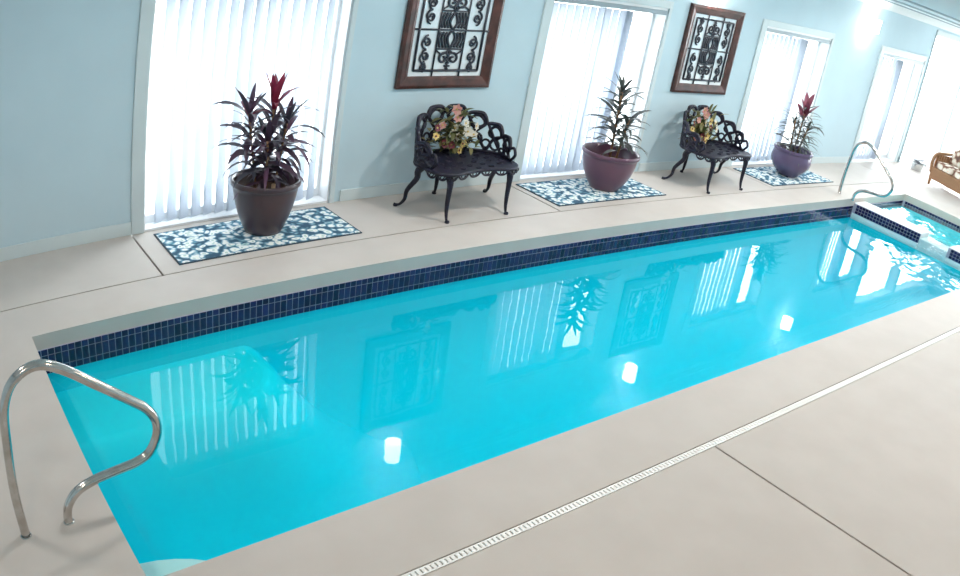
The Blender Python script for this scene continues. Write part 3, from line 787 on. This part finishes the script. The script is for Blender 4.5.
# ------------------------------------------------------------------ pictures
def scroll(bm, c, r, a0, turns, s=1, y=0, rad=.0105):
    pts = []
    n = 26
    for k in range(n + 1):
        u = k / n; a = a0 + s * u * turns * 2 * PI; rr = r * (1 - .82 * u)
        pts.append(V((c[0] + rr * math.cos(a), y, c[1] + rr * math.sin(a))))
    tube(bm, pts, rad, 5)
def make_picture(loc, label):
    t = thing('scrollwork_wall_panel', label, 'wall art', loc, 0, group='framed scrollwork wall panels')
    W, H, F = 1.08, 1.13, .115
    bm = BM(); w, h = W / 2, H / 2
    # mitred frame with a raised outer lip
    def ring(a, b, y0, y1, mi=0):
        o_ = [(-w + a, -h + a), (w - a, -h + a), (w - a, h - a), (-w + a, h - a)]; i_ = [(-w + b, -h + b), (w - b, -h + b), (w - b, h - b), (-w + b, h - b)]
        for k in range(4):
            j = (k + 1) % 4
            q = [o_[k], o_[j], i_[j], i_[k]]
            f = [bm.verts.new((p[0], y1 if n_ < 2 else y0, p[1])) for n_, p in enumerate(q)]; g_ = [bm.verts.new((p[0], 0, p[1])) for p in q]
            bm.faces.new(f); bm.faces.new(g_[::-1])
            for m_ in range(4):
                n2 = (m_ + 1) % 4; bm.faces.new([f[m_], f[n2], g_[n2], g_[m_]])
    ring(0, .03, -.045, -.035); ring(.03, .085, -.028, -.040); ring(.085, F, -.022, -.032)
    obj('frame', bm, M['wood'], t)
    bm = BM(); box(bm, -w + F - .005, w - F + .005, -.008, -.001, -h + F - .005, h - F + .005); obj('backing', bm, M['backing'], t)
    bm = BM(); y = -.018; iw, ih = w - F - .055, h - F - .055
    ow, oh = w - F, h - F
    R = .0095
    def bar(x0, z0, x1, z1, r=R): tube(bm, [V((x0, y, z0)), V((x1, y, z1))], r, 6)
    for s in (-1, 1):
        bar(s * iw, -ih, s * iw, ih, .012); bar(-iw, s * ih, iw, s * ih, .012)
        bar(s * iw * .42, -oh, s * iw * .42, oh, .0085)
    bar(-ow, 0, ow, 0, .0095)
    for sx in (-1, 1):
        for sz in (-1, 1):
            # side column S-scrolls
            for zc, rr in ((.13, .062), (.27, .062), (.37, .040)):
                zc = zc * ih / .40
                scroll(bm, (sx * iw * .71, sz * zc), rr, PI / 2 if sz > 0 else -PI / 2, 1.25, -sx * sz, y)
                scroll(bm, (sx * iw * .71, sz * (zc - .03)), rr * .7, -PI / 2 if sz > 0 else PI / 2, 1.1, sx * sz, y, .010)
            # central heart scrolls
            scroll(bm, (sx * .055, sz * .28 * ih / .4), .065, 0 if sx < 0 else PI, 1.3, (1 if sx > 0 else -1) * sz, y, .0125)
            # lattice block of crossing leaves round the centre
            for k in range(4):
                x0 = .02 + k * .035
                tube(bm, smooth_path([V((sx * x0, y, sz * .02)), V((sx * (x0 + .02), y, sz * .08)), V((sx * max(.0, x0 - .01), y, sz * .17))], 4), .0125, 5)
            tube(bm, smooth_path([V((0, y, sz * .19)), V((sx * .075, y, sz * .235)), V((sx * iw * .40, y, sz * .20))], 5), .009, 5)
            tube(bm, smooth_path([V((sx * .0, y, sz * .17)), V((sx * .05, y, sz * .09)), V((0, y, 0))], 5), .011, 5)
    for sz in (-1, 1):
        for k, wd in enumerate((.012, .026, .016, .03, .014)):
            zc = sz * (.26 + k * .028) * ih / .4
            tube(bm, smooth_path([V((-wd, y, zc - .01)), V((0, y, zc + .012 * sz)), V((wd, y, zc - .01))], 3), .011, 5)
        bar(0, sz * .20, 0, sz * ih, .008)
        bar(-iw * .42, sz * .185, iw * .42, sz * .185, .008)
    obj('scrollwork', bm, M['scroll'], t)
    return t
p1 = make_picture((2.90, -.002, 1.61), 'wood-framed black scrollwork panel above the left bench')
dup(p1, (6.77, -.002, 1.60), 0, 'wood-framed black scrollwork panel above the right bench')

# ------------------------------------------------------------------ sconces
def sconce(x, label):
    t = thing('wall_sconce', label, 'wall lamp', (x, -.002, 2.42), 0, group='wall sconces high on the back wall')
    bm = BM(); box(bm, -.05, .05, -.022, 0, -.09, .09); bevel(obj('backplate', bm, M['lampmetal'], t), .006)
    bm = BM(); tube(bm, [V((0, -.02, 0)), V((0, -.06, 0)), V((0, -.10, 0))], .012, 8); lathe(bm, [(.0005, -.02), (.02, -.02), (.02, .02), (.0005, .02)], (0, -.13, 0), 12)
    obj('arm', bm, M['lampmetal'], t)
    bm = BM(); lathe(bm, [(.088, -.10), (.092, .12), (.088, .12), (.084, -.10), (.088, -.10)], (0, -.13, 0), 32); obj('lamp_shade', bm, M['shade'], t)
    bm = BM(); lathe(bm, [(.0005, -.03), (.02, -.028), (.034, .0), (.034, .025), (.02, .05), (.0005, .055)], (0, -.13, .035), 16)
    obj('bulb', bm, mat('sconce_bulb_glow', (1, 1, 1, 1), .5, emit=(1, .93, .85, 1), estr=260), t)
    return t
sconce(2.73, 'glowing wall sconce above the left picture')
sconce(6.62, 'glowing wall sconce above the right picture')
sconce(10.65, 'glowing wall sconce between the third door and the spa door')

# ------------------------------------------------------------------ settee by the spa
def settee(loc, rz):
    t = thing('wicker_settee', 'brown wicker settee with floral cushions on the deck beyond the spa', 'settee', loc, rz)
    W, D = .97, .58      # x along length, front at y=0, back at y=+D
    bm = BM(); box(bm, .0, W, .0, D, .11, .33)
    bevel(obj('seat_base', bm, M['wicker'], t), .02, 3)
    for (x, y) in ((.03, .03), (W - .03, .03), (.03, D - .03), (W - .03, D - .03)):
        bm = BM(); tube(bm, [V((x, y, .0)), V((x, y, .08)), V((x, y, .2))], [.026, .026, .034], 10); obj('leg', bm, M['wicker'], t)
    bm = BM()
    pts = smooth_path([V((.02, D, .30)), V((.0, D + .05, .62)), V((.15, D + .08, .74)), V((.45, D + .08, .80)), (V((W / 2, D + .08, .83))), V((W - .45, D + .08, .80)), V((W - .15, D + .08, .74)), V((W, D + .05, .62)), V((W - .02, D, .30))], 5)
    tube(bm, pts, .026, 8)
    k = 0
    for i in range(4, len(pts) - 4):
        p = pts[i]; box(bm, p.x - .022, p.x + .022, D + .02, D + .045, .30, p.z)
    for fx in (.18, W / 2, W - .18): bmesh.ops.create_uvsphere(bm, u_segments=14, v_segments=10, radius=.05, matrix=Matrix.Translation((fx, D + .06, .88)))
    obj('backrest', bm, M['wicker'], t)
    for sx in (0, W):
        bm = BM()
        arm = smooth_path([V((sx, .02, .22)), V((sx, -.01, .42)), V((sx, .03, .54)), V((sx, .16, .585)), V((sx, .36, .60)), V((sx, D + .04, .64))], 5)
        tube(bm, arm, .03, 10)
        for q in range(9):
            yy = .06 + q * .065; box(bm, sx - .012, sx + .012, yy, yy + .05, .30, .56)
        obj('armrest', bm, M['wicker'], t)
    def cushion(name, x0, x1, y0, y1, z0, z1, rx=0):
        bm = BM(); bmesh.ops.create_cube(bm, size=1); bmesh.ops.subdivide_edges(bm, edges=bm.edges, cuts=6, use_grid_fill=True)
        for v in bm.verts:
            x, y, z = v.co * 2
            e = (1 - abs(x) ** 4 * .12) ; e2 = (1 - abs(y) ** 4 * .12)
            pz = z * (1 - .28 * max(abs(x), abs(y)) ** 5)
            v.co = V((x * .5 * e2 * 1., y * .5 * e, pz * .5))
            v.co = V((v.co.x * (x1 - x0), v.co.y * (y1 - y0), v.co.z * (z1 - z0)))
        for f in bm.faces: f.smooth = True
        o = obj(name, bm, M['cushion'], t); o.location = ((x0 + x1) / 2, (y0 + y1) / 2, (z0 + z1) / 2); o.rotation_euler = (rx, 0, 0)
    cushion('seat_cushion', .035, W / 2 - .005, .01, D - .08, .32, .46); cushion('seat_cushion', W / 2 + .005, W - .035, .01, D - .08, .32, .46)
    cushion('back_cushion', .05, W / 2 - .005, D - .41 + .1, D + .11 - .1, .53, .66, 1.35); cushion('back_cushion', W / 2 + .005, W - .05, D - .31, D + .01, .53, .66, 1.35)
    return t
settee((12.52, -1.02, 0), math.radians(-112))

# low pale plant behind the settee
t = thing('floor_plant', 'pale leafy plant in a low white planter on the sunlit deck left of the settee', 'potted plant', (13.35, -.42, 0))
bm = BM(); lathe(bm, [(.0005, .0), (.10, .0), (.13, .12), (.135, .14), (.12, .14), (.11, .11), (.0005, .11)], seg=28); obj('pot', bm, M['trim'], t)
bm = BM(); rnd = random.Random(4)
for k in range(16): leaf(bm, (0, 0, .11), k * 2.4, rnd.uniform(.2, 1.0), rnd.uniform(.22, .34), .06, rnd.uniform(.8, 1.6))
obj('foliage', bm, M['leaf_pale'], t, normals=False)

# ------------------------------------------------------------------ unseen ceiling downlights, added to brighten deck, pool and back wall
ADDED_LAMPS = [(x, y) for y in (-5.6, -2.15) for x in (-2.6, .4, 3.4, 6.4, 9.4)]
for i, (x, y) in enumerate(ADDED_LAMPS):
    row = 'over the near deck' if y < -4 else 'over the far pool edge'
    where = ['nearest the left wall', 'in line with the leftmost door', 'in line with the left bench', 'in line with the right bench', 'nearest the spa'][i % 5]
    t = thing('added_downlight', 'added unseen ceiling light %s, %s' % (row, where), 'ceiling light', (x, y, ZC), group='added unseen ceiling lights ' + row)
    bm = BM(); lathe(bm, [(.09, 0), (.115, 0), (.115, -.008), (.092, -.012), (.09, 0)], seg=28); obj('trim_ring', bm, M['trim'], t)
    bm = BM(); bmesh.ops.create_circle(bm, cap_ends=True, radius=.089, segments=28)
    for v in bm.verts: v.co.z = -.004
    obj('diffuser', bm, M['diffuser'], t)

# ------------------------------------------------------------------ light
def area(name, loc, rot, sx, sy, power, col=(1, 1, 1), portal=False):
    l = bpy.data.lights.new(name, 'AREA'); l.shape = 'RECTANGLE'; l.size = sx; l.size_y = sy; l.energy = power; l.color = col
    o = bpy.data.objects.new(name, l); COL.objects.link(o); o.location = loc; o.rotation_euler = rot
    if portal: l.cycles.is_portal = True
    return o
for i, (a, wd) in enumerate(DOORS + SUN_SPANS):
    area('daylight_portal', (a + wd / 2, TH + .02, 1.03 if i < 4 else 1.31), (-PI / 2, 0, 0), wd, 2.05 if i < 4 else 2.62, 1, portal=True)
for (y0, y1) in ((-3.38, -.35), (-6.6, -3.62)):
    area('daylight_portal', (X1 + TH + .02, (y0 + y1) / 2, 1.25), (0, PI / 2, 0), 2.5, y1 - y0, 1, portal=True)
POW = (13, 14, 17, 18, 18, 11, 24, 31, 38, 44)
for (x, y), pw in zip(ADDED_LAMPS, POW):
    area('added_ceiling_lamp', (x, y, ZC - .02), (0, 0, 0), .3, .3, pw, (1, .80, .64) if y < -4 else (1, .94, .88))  # fill lamps added under the ceiling, stronger towards the spa
sun = bpy.data.lights.new('sun', 'SUN'); sun.energy = 9.; sun.angle = .02; sun.color = (1, .95, .88)
so = bpy.data.objects.new('sun', sun); COL.objects.link(so)
so.rotation_euler = V((-1, -.10, -.33)).to_track_quat('-Z', 'Y').to_euler()

w = bpy.data.worlds.new('sky'); sc.world = w; w.use_nodes = True
wt = w.node_tree; bg = wt.nodes['Background']; bg.inputs['Color'].default_value = (.93, .97, 1, 1)
tc = wt.nodes.new('ShaderNodeTexCoord'); dp = wt.nodes.new('ShaderNodeVectorMath'); dp.operation = 'DOT_PRODUCT'
sd = V((1, .10, .33)).normalized(); dp.inputs[1].default_value = sd
def wm(op, a, b):
    n = wt.nodes.new('ShaderNodeMath'); n.operation = op
    wt.links.new(a, n.inputs[0]); n.inputs[1].default_value = b; return n.outputs[0]
wt.links.new(tc.outputs['Generated'], dp.inputs[0])
v = wm('MAXIMUM', dp.outputs['Value'], 0.); v = wm('POWER', v, 5.); v = wm('MULTIPLY', v, 15.); v = wm('ADD', v, 2.7)   # sky brightens towards the sun
wt.links.new(v, bg.inputs['Strength'])

# ------------------------------------------------------------------ camera (wide security-camera lens with barrel distortion)
cam = bpy.data.cameras.new('camera'); co = bpy.data.objects.new('camera', cam); COL.objects.link(co)
co.matrix_world = Matrix.Translation((-1.9593, -6.6143, 2.6461)) @ Matrix.Rotation(-.9403, 4, 'Z') @ Matrix.Rotation(1.0703, 4, 'X') @ Matrix.Rotation(.2459, 4, 'Z')
cam.type = 'PANO'; cam.panorama_type = 'FISHEYE_LENS_POLYNOMIAL'; cam.sensor_width = 36; cam.sensor_fit = 'HORIZONTAL'
s = (960 / 36) / 875.828
cam.fisheye_fov = PI
cam.fisheye_polynomial_k0 = 0; cam.fisheye_polynomial_k1 = -s; cam.fisheye_polynomial_k2 = 0; cam.fisheye_polynomial_k3 = -.0489 * s ** 3; cam.fisheye_polynomial_k4 = 0
cam.shift_x = -157.6 / 960; cam.shift_y = 107.6 / 576
cam.clip_end = 200
sc.camera = co

sc.view_settings.view_transform = 'Standard'; sc.view_settings.look = 'None'; sc.view_settings.gamma = 1; sc.view_settings.use_curve_mapping = False
sc.view_settings.exposure = 0.62
cy = sc.cycles
cy.use_denoising = True
try: cy.denoiser = 'OPENIMAGEDENOISE'
except Exception: pass
cy.max_bounces = 10; cy.diffuse_bounces = 5; cy.glossy_bounces = 4; cy.transparent_max_bounces = 16; cy.transmission_bounces = 6; cy.volume_bounces = 0
cy.sample_clamp_indirect = 6; cy.caustics_reflective = False; cy.caustics_refractive = False
